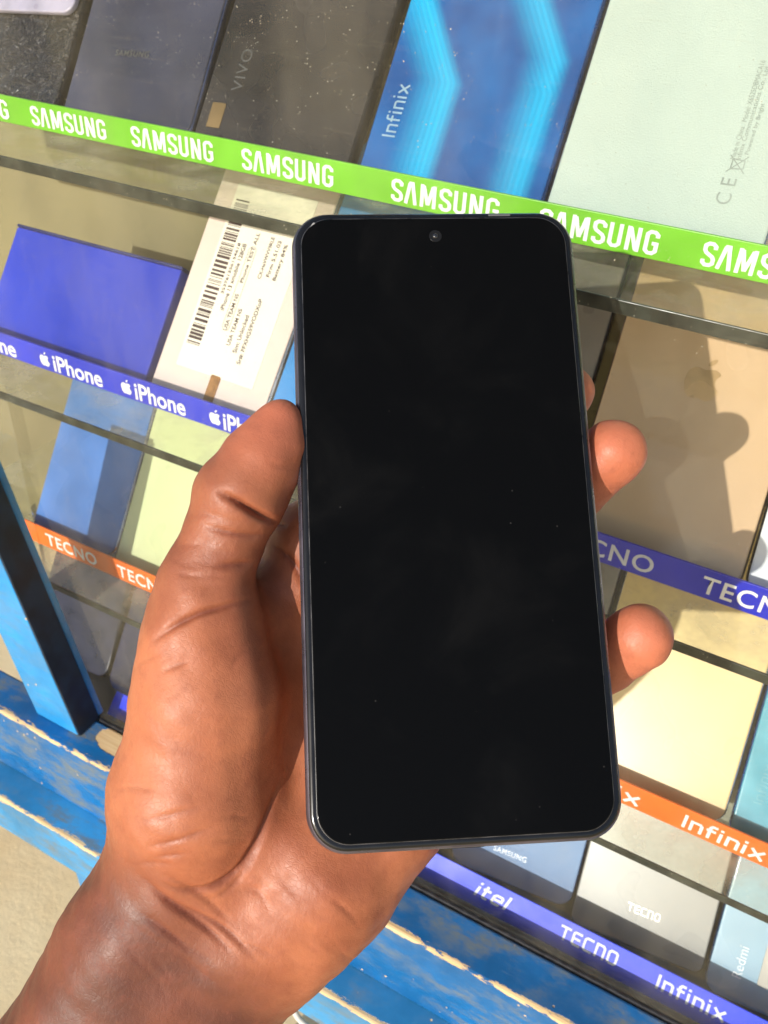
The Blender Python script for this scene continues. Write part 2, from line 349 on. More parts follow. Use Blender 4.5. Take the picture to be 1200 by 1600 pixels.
# ------------------------------------------------------------------ glass shelves with their brand strips
ROWZ = {1: ZC - 0.1028, 2: ZC - 0.2341, 3: ZC - 0.3771, 4: ZC - 0.4750}
FRONT = {1: 0.2590, 2: 0.2685, 3: 0.2745}
SHELF = glass_mat('shelf_glass', (0.90, 0.92, 0.84), 0.07, 1.2, 0.0, 0.03, 1.1, 0.06, 0.36, (30, 30, 30))
EDGE = plain('glass_edge', srgb(44, 48, 40), 0.35, var=0.25, vscale=120, dust=0.6)
white = plain('strip_print_white', (0.80, 0.80, 0.78), 0.5, var=0.02)
pale = plain('strip_print_pale', (0.62, 0.64, 0.70), 0.5, var=0.04)
shelf = {}
SLAB = {1: 'upper clear glass shelf carrying the lime green strip', 2: 'middle clear glass shelf carrying the blue fruit emblem strip', 3: 'lower clear glass shelf carrying the orange strip'}
for r in (1, 2, 3):
    z = ROWZ[r]; e = empty('glass_shelf', loc=(0, 0.30, z)); shelf[r] = e
    tag(e, SLAB[r], 'shelf', 'glass shelves in the display case')
    t = 0.0042
    xl = -0.50
    second_mat(box('sheet', xl, XR, FRONT[r] - 0.30 + 0.0012, 0.1285, -t, 0, SHELF, e), CLEAR, lambda n: n.z < 0.5)
    box('front_edge', xl, XR, FRONT[r] - 0.30, FRONT[r] - 0.30 + 0.0011, -t - 0.0002, 0.0002, EDGE, e, 0.0003)
def strip(parent, y, z, x0, x1, hgt, col, name, tilt=0.0, label=None):
    """upright lip of coloured tape; local x along the shelf, y up the strip, z towards the viewer"""
    mt = plain(name, col, 0.38, var=0.05, vscale=35, dust=0.25, coat=0.2)
    a = math.radians(90 - tilt)
    M4 = Matrix.Translation((0, y, z)) @ Matrix.Rotation(a, 4, 'X')
    o = box('label_strip', x0, x1, 0.0003, hgt, -0.0012, 0, mt, parent, 0.0003)
    o.matrix_local = M4
    if label: o['label'] = label
    return o
def word(st, x, y, me, mat, rot=0.0):
    o = link('lettering', me, mat, st); o.location = (x, y, 0.00005)
    if rot: o.rotation_euler = (0, 0, rot)
    return o
def px_word(px0, px1, y0, y1, Y=0.30):
    a = onY(px0, y0, Y)[0]; b = onY(px1, y1, Y)[0]; return (a + b) / 2, b - a
# green strip, top row
st1 = strip(shelf[1], 0, 0, -0.50, XR, 0.0123, srgb(112, 186, 38), 'lime_tape', label='lime green strip with repeated white lettering')
def s1y(x): return 166 + 0.206 * x
for a, b in ((-105, 12), (48, 165), (205, 333), (378, 521), (612, 780), (843, 1030), (1098, 1300)):
    cx, wd = px_word(a, b, s1y(a), s1y(b)); word(st1, cx, 0.0060, stroke_mesh('SAMSUNG', wd, 0.0084, 0.145, 0.13, G=G2), white)
# second row: blue tape with emblem and word, then indigo tape
st2 = strip(shelf[2], 0, 0, -0.50, -0.20, 0.0145, srgb(44, 58, 196), 'royal_tape', label='royal blue strip with white fruit emblems and lettering')
st2b = strip(shelf[2], 0, 0, -0.1995, XR, 0.0148, srgb(34, 44, 190), 'indigo_tape', label='indigo strip with wide pale lettering')
def s2y(x): return 541 + 0.335 * x
for a in (-70, 62, 189, 327):
    wd_px = 92 + (a - 62) * 0.022
    ca, wa = px_word(a, a + wd_px * 0.19, s2y(a), s2y(a + wd_px * 0.19)); cb, wb = px_word(a + wd_px * 0.22, a + wd_px * 1.06, s2y(a), s2y(a + wd_px))
    em = fruit_emblem(0.0088); o = link('emblem', em, white, st2); o.location = (ca, 0.0074, 0.00005)
    word(st2, cb, 0.0066, text_mesh('iPhone', wb, 0.0102, 0.018), white)
for a, b in ((868, 1022), (1098, 1262)):
    cx, wd = px_word(a, b, s2y(a), s2y(b)); word(st2b, cx, 0.0072, text_mesh('TECNO', wd, 0.0088, 0.014, spacing=1.12), pale if a < 1000 else white)
# third row: orange tape
st3 = strip(shelf[3], 0, 0, -0.50, XR, 0.0165, srgb(236, 112, 40), 'orange_tape', label='orange strip with white lettering')
def s3y(x): return 815 + 0.437 * x
for a, b in ((74, 152), (185, 268)):
    cx, wd = px_word(a, b, s3y(a), s3y(b)); word(st3, cx, 0.0080, text_mesh('TECNO', wd, 0.0100, 0.016, spacing=1.1), white)
for a, b in ((868, 1000), (1068, 1196)):
    cx, wd = px_word(a, b, s3y(a), s3y(b)); word(st3, cx, 0.0080, stroke_mesh('Infinix', wd, 0.0105, 0.17), white)
# bottom row: bright blue tape on the case floor, tilted back
st4 = strip(case, 0.2605 - 0.25, ZC - 0.4634, -0.33, XR, 0.0166, srgb(6, 52, 238), 'bright_blue_tape', tilt=46.2, label='bright blue strip with white lettering along the case floor')
def s4x(px, py):                                             # point on the tilted strip plane
    n = np.array([0, -math.cos(math.radians(46.2)), math.sin(math.radians(46.2))]); O = np.array([0, 0.2605, -0.4634]); r = ray((px, py))
    return (r * ((O @ n) / (r @ n)))[0]
for s, a, b, y, ital in (('itel', (738, 1400), (795, 1422), 0.0096, 0.25), ('TECNO', (872, 1462), (966, 1497), 0.0096, 0.0), ('Infinix', (1026, 1535), (1136, 1583), 0.0096, 0.0)):
    xa, xb = s4x(*a), s4x(*b)
    word(st4, (xa + xb) / 2, y, stroke_mesh(s, xb - xa, 0.0080 if s != 'TECNO' else 0.0074, 0.17, shear=ital), white)

# ------------------------------------------------------------------ phones standing on the shelves
LEAN = math.radians(38)
def phone_base(row, xl, wid, ang):
    """local frame of a leaning phone: x across, y up along it, z out of its back; origin at the middle of its bottom edge"""
    y = 0.285 if row == 4 else 0.306
    a = math.radians(ang); up = Vector((0, math.sin(LEAN), math.cos(LEAN))); n = Vector((0, -math.cos(LEAN), math.sin(LEAN))); x = Vector((1, 0, 0))
    v = up * math.cos(a) + x * math.sin(a); u = x * math.cos(a) - up * math.sin(a)
    o = Vector((xl + wid / 2, y, ROWZ[row] + 0.0006)) + v * 0.0 + up * (abs(math.sin(a)) * wid / 2)
    return Matrix(((u.x, v.x, n.x, o.x), (u.y, v.y, n.y, o.y), (u.z, v.z, n.z, o.z), (0, 0, 0, 1)))
def shop_phone(row, xl, wid, ang, back, rim, label, length=0.161, rad=0.009, thick=0.0082, cover=None):
    e = empty('phone', phone_base(row, xl, wid, ang)); BASE[e.name] = phone_base(row, xl, wid, ang); tag(e, label, 'phone', 'phones on show in the glass case')
    slab('frame', wid, length, rad, [(0.0016, -thick), (0.0004, -thick + 0.0009), (0, -thick + 0.0022), (0, -0.0022), (0.0004, -0.0010), (0.0010, -0.0006)], rim, e, 0, length / 2)
    slab('back_cover', wid - 0.0016, length - 0.0016, rad - 0.0008, [(0.0001, -0.0009), (0.0, -0.0004), (0.0003, -0.0001), (0.0008, 0)], back, e, 0, length / 2)
    return e
BASE = {}
def spot(e, px, py):
    m = BASE[e.name]; n = np.array(m.col[2][:3]); oo = np.array(m.col[3][:3]); r = ray((px, py)); P = C + r * (((oo - C) @ n) / (r @ n)) - oo
    return P @ np.array(m.col[0][:3]), P @ np.array(m.col[1][:3])
def on_phone(e, name, me, mat, x, y, rot=0.0, z=0.00012):
    o = link(name, me, mat, e); o.location = (x, y, z); o.rotation_euler = (0, 0, rot); return o
V90 = math.pi / 2
dk = plain('dark_metal_rim', (0.03, 0.03, 0.035), 0.3, 0.8); silver = plain('silver_rim', (0.62, 0.63, 0.66), 0.25, 0.9)
bluerim = plain('blue_metal_rim', srgb(40, 90, 150), 0.25, 0.8); brownrim = plain('brown_bumper', srgb(58, 40, 26), 0.35, var=0.15)
greyp = plain('grey_print', srgb(150, 160, 150), 0.5); faint = plain('faint_logo', srgb(86, 86, 84), 0.3); inkm = plain('label_ink', srgb(66, 46, 50), 0.7, var=0.1)
# --- top row
wrapm = NT('crumpled_plastic'); co = wrapm.coord()
nz = wrapm.noise(co, 110, 3, 0.55, dist=2.5); cr = wrapm.math('ABSOLUTE', wrapm.math('SUBTRACT', nz, 0.5))  # wrinkle lines, lightened in the base colour as painted highlights
wrapm.bsdf(Base_Color=wrapm.mix(wrapm.ramp(cr, 0.0, 0.02), srgb(96, 90, 86), srgb(46, 42, 40)), Roughness=0.16, Coat_Weight=0.8,
           Normal=wrapm.bump(wrapm.math('MULTIPLY', cr, 3.0), 0.9, 0.003))
ph = shop_phone(1, -0.4135, 0.076, -4.7, wrapm.m, dk, 'dark phone in crumpled clear plastic at the left end of the top row')
lav = plain('lavender_card', srgb(172, 166, 186), 0.3, coat=0.5)
slab('card_corner', 0.074, 0.09, 0.006, prof_round(0.003, 0.0008, 0.0004), lav, ph, -0.001, 0.0915)
slab('card_window', 0.064, 0.08, 0.004, prof_round(0.0006, 0.0002, 0.0034), plain('black_gloss', (0.02, 0.02, 0.022), 0.12, coat=0.5), ph, -0.001, 0.0925)
samsm = plain('graphite_blue_back', srgb(66, 66, 80), 0.22, var=0.14, vscale=18, coat=0.6, dust=0.5)
ph = shop_phone(1, -0.3335, 0.0742, -4.4, samsm, plain('slate_rim', srgb(120, 124, 150), 0.2, 0.8), 'graphite phone with faint logo beside the crumpled plastic one')
on_phone(ph, 'lettering', text_mesh('SAMSUNG', 0.019, 0.0030, 0.02, spacing=1.15), faint, *spot(ph, 207, 84), 0.0)
vivom = plain('black_brown_back', srgb(52, 47, 43), 0.25, var=0.18, vscale=25, coat=0.5, dust=0.9)
ph = shop_phone(1, -0.2582, 0.0782, -2.0, vivom, dk, 'black phone with faint upright logo left of the bright blue one')
on_phone(ph, 'lettering', text_mesh('VIVO', 0.0185, 0.0054, 0.0, spacing=1.1), faint, *spot(ph, 379, 110), V90)
on_phone(ph, 'sticker', rrm := slab('s', 0.007, 0.011, 0.0006, [(0, 0), (0.0001, 0.0001)], None).data, plain('amber_tape', srgb(120, 98, 62), 0.5), *spot(ph, 338, 180), 0.0)
bpy.data.objects.remove(bpy.data.objects['s'])
# bright blue phone: chevron bands, a shifting sheen painted in as fixed colour
cm = NT('chevron_blue_back'); co = cm.coord(); X, Y, Z = cm.sep(co)
def band(u0, v0, k, w1):
    c = cm.math('SUBTRACT', u0, cm.math('MULTIPLY', cm.math('MAXIMUM', cm.math('SUBTRACT', Y, v0), 0.0), k))
    d = cm.math('SUBTRACT', c, X)                            # >0 left of the chevron's point
    return cm.math('MULTIPLY', cm.ramp(d, -0.0015, 0.0055), cm.ramp(d, w1, 0.005))
b1 = band(-0.0055, 0.047, 0.62, 0.024); b2 = band(0.0335, 0.0600, 0.60, 0.021)
bb = cm.math('MAXIMUM', b1, cm.math('MULTIPLY', b2, 0.9))
lines = cm.math('SINE', cm.math('MULTIPLY', cm.math('ADD', X, cm.math('MULTIPLY', cm.math('MAXIMUM', cm.math('SUBTRACT', Y, 0.047), 0.0), 0.62)), 2600.0))
bb = cm.math('MULTIPLY', bb, cm.ramp(lines, -1, 1, 0.82, 1.0))
base = cm.mix(cm.ramp(cm.noise(co, 30, 3), 0.3, 0.7), srgb(14, 74, 140), srgb(22, 98, 168))
cm.bsdf(Base_Color=cm.mix(bb, base, srgb(12, 176, 226)), Roughness=0.25, Coat_Weight=0.6, Coat_Roughness=0.05)
ph = shop_phone(1, -0.1758, 0.0778, -2.2, cm.m, bluerim, 'bright blue phone with cyan chevron bands in the top row')
on_phone(ph, 'lettering', stroke_mesh('Infinix', 0.0215, 0.0062, 0.15), plain('steel_print', srgb(140, 170, 190), 0.35), *spot(ph, 619, 173), V90)
mint = plain('pale_mint_back', srgb(182, 196, 184), 0.38, var=0.015, vscale=20, bump=0.35, bscale=1500, coat=0.25)
ph = shop_phone(1, -0.0970, 0.0778, -2.2, mint, silver, 'pale mint phone with small regulatory print at the right of the top row')
on_phone(ph, 'lettering', text_mesh('C E', 0.0092, 0.0050, 0.0), greyp, *spot(ph, 1134, 299), V90)
on_phone(ph, 'lettering', text_mesh('Made in China   Model: X6525DBMACA16', 0.0350, 0.0017), greyp, *spot(ph, 1168, 172), V90)
on_phone(ph, 'lettering', text_mesh('Infinix Communications Co., Ltd', 0.0330, 0.0018), greyp, *spot(ph, 1176, 178), V90)
on_phone(ph, 'lettering', text_mesh('Powered by Bright', 0.0180, 0.0018), greyp, *spot(ph, 1180, 202), V90)
V = []; Fc = []
def seg(a, b, t=0.0002):
    a = np.array(a); b = np.array(b); d = (b - a) / np.linalg.norm(b - a); n = np.array([-d[1], d[0]]) * t; k = len(V); z = 0.00002 * (len(Fc) % 4)
    V.extend([(*(a + n), z), (*(a - n), z), (*(b - n), z), (*(b + n), z)]); Fc.append((k, k + 1, k + 2, k + 3))
for a, b in (((-.003, -.003), (.003, .003)), ((-.003, .003), (.003, -.003)), ((-.0018, .0018), (.0018, .0018)), ((-.0018, .0018), (-.0014, -.0022)), ((.0018, .0018), (.0014, -.0022)), ((-.0014, -.0022), (.0014, -.0022))): seg(a, b)
me = bpy.data.meshes.new('bin_symbol'); me.from_pydata(V, [], Fc); on_phone(ph, 'bin_symbol', me, greyp, *spot(ph, 1152, 257), V90)
# --- second row
bxm = plain('royal_blue_card', srgb(34, 56, 182), 0.35, var=0.06, vscale=12, coat=0.3, dust=0.35)
e = empty('phone_box', phone_base(2, -0.4265, 0.122, -0.3)); tag(e, 'royal blue phone box left of the white phone with the barcode', 'box')
slab('carton', 0.122, 0.0705, 0.0012, prof_round(0.022, 0.0008, -0.022), bxm, e, 0, 0.03525)
slab('lid', 0.1226, 0.0016, 0.0006, prof_round(0.0228, 0.0004, -0.0224), plain('navy_card', srgb(26, 36, 96), 0.4, var=0.1), e, 0, 0.0714)
wip = plain('warm_white_glass', srgb(226, 208, 198), 0.2, var=0.01, coat=0.5)
ph = shop_phone(2, -0.3011, 0.0732, 0.6, wip, silver, 'white phone carrying a large barcode label above the blue strip', length=0.147)
lab = slab('paper_label', 0.0500, 0.1020, 0.001, [(0, 0.0), (0.0001, 0.00018)], plain('label_paper', srgb(238, 232, 216), 0.7, var=0.01), ph, 0.0005, 0.072)
def on_label(name, me, x, y, mat=inkm): return_o = link(name, me, mat, lab); return_o.location = (x, y, 0.00026); return_o.rotation_euler = (0, 0, V90)
V = []; Fc = []; y = 0.0; random.seed(3)
while y < 0.080:
    wbar = random.choice([0.0004, 0.0004, 0.0008, 0.0012, 0.0016]); k = len(V)
    V += [(y, 0, 0), (y + wbar, 0, 0), (y + wbar, 0.0085, 0), (y, 0.0085, 0)]; Fc.append((k, k + 1, k + 2, k + 3)); y += wbar + random.choice([0.0004, 0.0005, 0.0008, 0.0012])
me = bpy.data.meshes.new('barcode'); me.from_pydata(V, [], Fc); on_label('barcode', me, -0.0140, 0.034)
thin = inkm
for s, wd, h, x, yc in (('353761356154618', 0.026, 0.0016, -0.0080, 0.0780), ('iPhone 13 xmobile 128GB', 0.034, 0.0022, -0.0046, 0.0740), ('USA TEAM NS', 0.0185, 0.0021, 0.0012, 0.0560), ('Phone TEST ALL', 0.0255, 0.0019, 0.0012, 0.0860),
                       ('USA TEAM NS', 0.0185, 0.0021, 0.0062, 0.0490), ('Sim: Unlocked', 0.0190, 0.0022, 0.0114, 0.0465), ('CX-HaVWVV9RLE', 0.0210, 0.0019, 0.0106, 0.0880), ('Firm 5.51.03', 0.0180, 0.0020, 0.0152, 0.0885),
                       ('Sr#: FFXHG59VODXoP', 0.0330, 0.0023, 0.0160, 0.0490), ('Battery 84%', 0.0180, 0.0023, 0.0198, 0.0875)):
    on_label('lettering', text_mesh(s, wd * 1.08, h * 1.15, 0.012), x - 0.0035, yc)
pill = []; Fc = []; o1 = rr(0.046, 0.0046, 0.0022, 6); o2 = rr(0.0456, 0.0042, 0.0020, 6); n = len(o1)
me = bpy.data.meshes.new('pill_outline'); me.from_pydata([(a, b, 0) for a, b in o1 + o2], [], [(i, (i + 1) % n, n + (i + 1) % n, n + i) for i in range(n)]); on_label('pill_outline', me, -0.0023, 0.0690)
tp = slab('tape', 0.0062, 0.0230, 0.0008, [(0, 0), (0.0001, 0.0002)], plain('brown_tape', srgb(150, 104, 54), 0.4, var=0.15, vscale=200), ph, 0.0022, 0.0105); tp.location.z = 0.0002
skyb = plain('sky_blue_back', srgb(62, 136, 200), 0.25, var=0.06, vscale=25, coat=0.5)
shop_phone(2, -0.2265, 0.0740, 0.4, skyb, silver, 'sky blue phone mostly hidden behind the thumb and held phone')
shop_phone(2, -0.1465, 0.0755, -3.0, plain('warm_grey_back', srgb(128, 120, 112), 0.3, var=0.06, vscale=30, coat=0.4, dust=0.3), dk, 'warm grey phone between the held phone and the gold one')
gold = plain('champagne_glass', srgb(206, 174, 136), 0.24, var=0.02, vscale=15, coat=0.5, dust=0.2)
ph = shop_phone(2, -0.0665, 0.0775, -2.6, gold, brownrim, 'gold phone with a fruit emblem and dark brown bumper edge', rad=0.007)
on_phone(ph, 'emblem', fruit_emblem(0.0185), plain('gold_emblem', srgb(196, 162, 116), 0.25, 0.2), *spot(ph, 1100, 592), -0.02)
shop_phone(2, 0.0120, 0.0750, -3.4, plain('cool_white_glass', srgb(226, 230, 232), 0.2, var=0.01, coat=0.5), dk, 'white phone with dark rim right of the gold phone', rad=0.012)
# --- third row
shop_phone(3, -0.4250, 0.0728, -4.2, plain('denim_blue_back', srgb(72, 118, 186), 0.28, var=0.12, vscale=14, coat=0.5, dust=0.3), silver, 'denim blue phone above the orange strip beside the case post')
shop_phone(3, -0.3512, 0.0750, -4.0, plain('pale_lime_back', srgb(206, 214, 164), 0.3, var=0.015, vscale=15, coat=0.4), silver, 'pale lime phone left of the thumb')
shop_phone(3, -0.1150, 0.0765, -3.0, plain('ash_grey_back', srgb(138, 134, 132), 0.3, var=0.05, coat=0.4), dk, 'ash grey phone just right of the held phone, below the indigo strip')
shop_phone(3, -0.0362, 0.0790, -3.0, plain('cream_back', srgb(228, 200, 144), 0.28, var=0.015, vscale=14, coat=0.4, dust=0.2), silver, 'cream yellow phone above the orange strip')
ph = shop_phone(3, 0.0455, 0.0760, -4.0, plain('aqua_back', srgb(76, 158, 178), 0.22, var=0.05, vscale=60, coat=0.6, dust=0.35), bluerim, 'aqua phone right of the cream phone')
on_phone(ph, 'lettering', stroke_mesh('Infinix', 0.0200, 0.0048, 0.13), plain('aqua_print', srgb(92, 162, 178), 0.3), *spot(ph, 1192, 1225), V90)
# --- bottom row
shop_phone(4, -0.4320, 0.0745, -3.0, plain('navy_reflection', srgb(18, 22, 50), 0.3, var=0.15), dk, 'dark navy phone shape standing in for a reflection just inside the blue post')  # added phone, its dark back imitates a reflected shape
shop_phone(4, -0.3560, 0.0750, -3.0, plain('violet_reflection', srgb(44, 44, 112), 0.25, var=0.15, vscale=22, coat=0.6), dk, 'violet phone shape standing in for a reflection beside the ball of the thumb')  # added phone, its violet back imitates a reflected shape
shop_phone(4, -0.1650, 0.0745, -4.0, plain('mist_grey_back', srgb(168, 182, 190), 0.6, spec=0.15), silver, 'misty grey phone behind the hand, left of the light blue one')
ph = shop_phone(4, -0.0868, 0.0745, -4.6, plain('powder_blue_back', srgb(128, 154, 190), 0.6, var=0.04, vscale=25, spec=0.15), bluerim, 'powder blue phone below the held phone')
on_phone(ph, 'lettering', text_mesh('SAMSUNG', 0.0200, 0.0032, 0.015, spacing=1.15), plain('silver_blue_print', srgb(128, 150, 178), 0.3), *spot(ph, 797, 1334), 0.0)
ph = shop_phone(4, -0.0115, 0.0736, -4.8, plain('stone_grey_back', srgb(150, 149, 143), 0.3, var=0.015, vscale=14, coat=0.4), dk, 'stone grey phone with a small silver logo above the bright blue strip', rad=0.006)
on_phone(ph, 'lettering', stroke_mesh('TECNO', 0.0178, 0.0046, 0.15), plain('polished_logo', srgb(238, 236, 226), 0.2, 0.3), *spot(ph, 1006, 1425), 0.0)
ph = shop_phone(4, 0.0634, 0.0730, -4.0, plain('ice_blue_back', srgb(142, 176, 196), 0.25, var=0.03, vscale=20, coat=0.5), bluerim, 'ice blue phone with barcode sticker at the lower right')
on_phone(ph, 'lettering', text_mesh('Redmi', 0.0170, 0.0048, 0.0), plain('pale_print', srgb(222, 232, 238), 0.3), *spot(ph, 1157, 1503), V90)
stk = slab('sticker', 0.040, 0.052, 0.001, [(0, 0.0), (0.0001, 0.00018)], plain('sticker_paper', srgb(190, 186, 176), 0.7, var=0.01), ph, 0.0085, 0.0400)
for k, (yb, n_) in enumerate(((0.046, 14), (0.0355, 14), (0.025, 14))):
    V = []; Fc = []; x = 0.0
    while x < 0.028:
        wb = random.choice([0.0005, 0.0005, 0.001]); q = len(V); V += [(x, 0, 0), (x + wb, 0, 0), (x + wb, 0.0068, 0), (x, 0.0068, 0)]; Fc.append((q, q + 1, q + 2, q + 3)); x += wb + random.choice([0.0004, 0.0007])
    me = bpy.data.meshes.new('barcode'); me.from_pydata(V, [], Fc); o = link('barcode', me, inkm, stk); o.location = (-0.006, yb, 0.0003)

# ------------------------------------------------------------------ the phone in the hand
xa = Vector((1.0055, -0.0309, 0.0693)).normalized(); ya = Vector((-0.0394, -0.9741, 0.1822)); ya = (ya - xa * ya.dot(xa)).normalized(); za = xa.cross(ya)
A = np.array([xa, ya, za]).T; Rw = R @ A; o = cv2w((0.01671, -0.00107, 0.21959))
MW = Matrix([list(Rw[i]) + [o[i]] for i in range(3)] + [[0, 0, 0, 1]])
hp = empty('smartphone', MW); tag(hp, 'black smartphone with blank dark screen held in the hand', 'phone')
PW, PH, PT = 0.0768, 0.1648, 0.0084
framem = NT('held_phone_frame'); co = framem.coord()
framem.bsdf(Base_Color=framem.mix(framem.ramp(framem.noise(co, 90, 4), 0.3, 0.7), srgb(92, 88, 100), srgb(120, 114, 126)), Roughness=framem.ramp(framem.noise(co, 300, 4), 0.3, 0.7, 0.26, 0.4), Metallic=0.75)
screenm = NT('screen_glass'); co = screenm.coord()
spk = screenm.math('MULTIPLY', screenm.ramp(screenm.voro(co, 210), 0.055, 0.035), screenm.ramp(screenm.noise(co, 95, 2), 0.54, 0.6))
scr = screenm.math('MULTIPLY', screenm.ramp(screenm.voro(screenm.mapping(co, (55, 700, 1), rot=(0, 0, 0.35)), 1.0), 0.035, 0.015), screenm.ramp(screenm.noise(co, 40, 2), 0.56, 0.62))
sm = screenm.ramp(screenm.noise(co, 28, 5, 0.6, dist=0.6), 0.45, 0.8)
mk = screenm.math('MAXIMUM', spk, screenm.math('MULTIPLY', scr, 0.6))
screenm.bsdf(Base_Color=screenm.mix(screenm.math('ADD', screenm.math('MULTIPLY', mk, 0.07), screenm.math('MULTIPLY', sm, 0.010)), (0.003, 0.003, 0.003, 1), srgb(170, 165, 160)),
             Roughness=screenm.math('ADD', screenm.math('MULTIPLY', sm, 0.10), 0.06), Specular_IOR_Level=0.09)
rimg = plain('black_bezel', (0.009, 0.009, 0.010), 0.12, var=0.1, coat=0.3)
slab('frame', PW, PH, 0.0098, [(0.0022, -PT), (0.0009, -PT + 0.0005), (0.0002, -PT + 0.0016), (0.0, -PT + 0.0032), (0.0, -0.0026), (0.0003, -0.0014), (0.0008, -0.0008), (0.0012, -0.0006)], framem.m, hp, n=14)
slab('bezel', PW - 0.0018, PH - 0.0018, 0.0090, [(0, -0.0009), (0.0001, -0.0004), (0.0005, -0.0001), (0.0011, 0.0)], rimg, hp, n=14)
scn = slab('screen', PW - 0.0052, PH - 0.0052, 0.0078, [(0.0, -0.0001), (0.0, 0.00022), (0.00012, 0.00036), (0.00035, 0.00042)], screenm.m, hp, n=14)
slab('protector_edge', PW - 0.0050, PH - 0.0050, 0.0079, [(0.0, 0.00005), (0.0, 0.00030), (0.00022, 0.00034)], plain('protector_rim', (0.045, 0.044, 0.046), 0.3, var=0.3, vscale=160), hp, n=14, cap0=False, cap1=False)
bk = slab('back_cover', PW - 0.004, PH - 0.004, 0.008, [(0.0008, -PT - 0.0002), (0, -PT + 0.0003)], plain('held_back', srgb(60, 58, 72), 0.3, coat=0.3), hp, n=14)
def on_held(px, py):
    r = ray((px, py)); n = np.array(Rw[:, 2]); oo = o - C; P = r * ((oo @ n) / (r @ n)) - oo; return P @ Rw[:, 0], P @ Rw[:, 1]
cx, cy = on_held(680, 370)
def disc(name, rad, z0, z1, mat, parent, x, y, bev=0.0002): 
    return slab(name, rad * 2, rad * 2, rad * 0.999, [(0, z0), (bev * 0.2, z1 - bev), (bev, z1)], mat, parent, x, y, n=6)
fc = disc('front_camera', 0.0017, 0.0003, 0.00046, plain('camera_ring', (0.010, 0.009, 0.008), 0.3), hp, cx, cy, 0.00004)
V = []; Fc = []; nr, ns = 5, 20
for i in range(nr):
    a = math.pi / 2 * 0.9 * i / (nr - 1)
    for j in range(ns): b = 2 * math.pi * j / ns; V.append((0.0008 * math.cos(a) * math.cos(b) + cx, 0.0008 * math.cos(a) * math.sin(b) + cy, 0.00046 + 0.0005 * math.sin(a)))
for i in range(nr - 1):
    for j in range(ns): Fc.append((i * ns + j, i * ns + (j + 1) % ns, (i + 1) * ns + (j + 1) % ns, (i + 1) * ns + j))
Fc.append(tuple(range((nr - 1) * ns, nr * ns)))
obj('lens', V, Fc, plain('camera_lens', (0.02, 0.02, 0.022), 0.18, 0.0, coat=1.0), fc, smooth=True)
ex, ey = on_held(780, 337)
slab('earpiece', 0.0062, 0.0006, 0.00028, [(0, -0.0003), (0.00005, 0.00006)], plain('earpiece_mesh', (0.12, 0.12, 0.12), 0.5), hp, ex, PH / 2 - 0.0016, n=4)
kx, ky = on_held(487, 355)
ch = slab('chip', 0.0030, 0.0009, 0.0004, [(0, 0.0), (0.0002, 0.00028)], plain('chipped_glass', (0.35, 0.34, 0.33), 0.4), hp, 0, 0, n=3)
ch.location = (kx, ky, 0.0001); ch.rotation_euler = (0, 0, 0.95)
up = slab('usb_port', 0.0090, 0.0026, 0.0012, [(0, 0.0), (0.0001, 0.0002)], plain('port_black', (0.005, 0.005, 0.005), 0.5), hp, 0, 0, n=4)
up.rotation_euler = (math.pi / 2, 0, 0); up.location = (0, -PH / 2, -PT / 2)
# ------------------------------------------------------------------ the hand (one continuous surface grown from a distance field)
def cv(px, py, d): return np.array([(px - 600) * d / F, (py - 800) * d / F, d])      # millimetres, camera axes
H = 0.65
LO = np.array([-150.0, -50.0, 196.0]); HI = np.array([96.0, 196.0, 276.0])
NG = np.ceil((HI - LO) / H).astype(int) + 1
FIELD = np.full(NG, 50.0, np.float32)
AX = [LO[i] + H * np.arange(NG[i]) for i in range(3)]
def sub(lo, hi):
    a = np.clip(np.floor((lo - LO) / H).astype(int), 0, NG - 1); b = np.clip(np.ceil((hi - LO) / H).astype(int) + 1, 1, NG)
    return tuple(slice(a[i], b[i]) for i in range(3))
def grid(sl):
    return (AX[0][sl[0]].astype(np.float32)[:, None, None], AX[1][sl[1]].astype(np.float32)[None, :, None], AX[2][sl[2]].astype(np.float32)[None, None, :])
def smin(a, b, k):
    if k <= 0: return np.minimum(a, b)
    h = np.clip(0.5 + 0.5 * (b - a) / k, 0, 1); return b + (a - b) * h - k * h * (1 - h)
def cone_d(sl, a, ra, b, rb):
    x, y, z = grid(sl); ab = b - a; L2 = float(ab @ ab)
    t = np.clip(((x - a[0]) * ab[0] + (y - a[1]) * ab[1] + (z - a[2]) * ab[2]) / L2, 0, 1)
    return np.sqrt((x - a[0] - t * ab[0]) ** 2 + (y - a[1] - t * ab[1]) ** 2 + (z - a[2] - t * ab[2]) ** 2) - (ra + t * (rb - ra))
def chain(pts, k, target=None, kt=5.0):
    """pts = (px, py, depth mm, radius mm); own links blend with k, the whole blends into the field with kt"""
    P = [cv(p[0], p[1], p[2]) for p in pts]; r = [p[3] for p in pts]; m = max(r) + 14
    sl = sub(np.min(P, 0) - m, np.max(P, 0) + m)
    d = None
    for i in range(len(P) - 1):
        q = cone_d(sl, P[i], r[i], P[i+1], r[i+1]); d = q if d is None else smin(d, q, k)
    FIELD[sl] = smin(FIELD[sl], d, kt)
def ball(px, py, d, r, kt, sx=1, sy=1, sz=1):
    c = cv(px, py, d); m = r * max(sx, sy, sz) + 14; sl = sub(c - m, c + m); x, y, z = grid(sl)
    q = np.sqrt(((x - c[0]) / sx) ** 2 + ((y - c[1]) / sy) ** 2 + ((z - c[2]) / sz) ** 2) - r
    FIELD[sl] = smin(FIELD[sl], q * min(sx, sy, sz), kt)
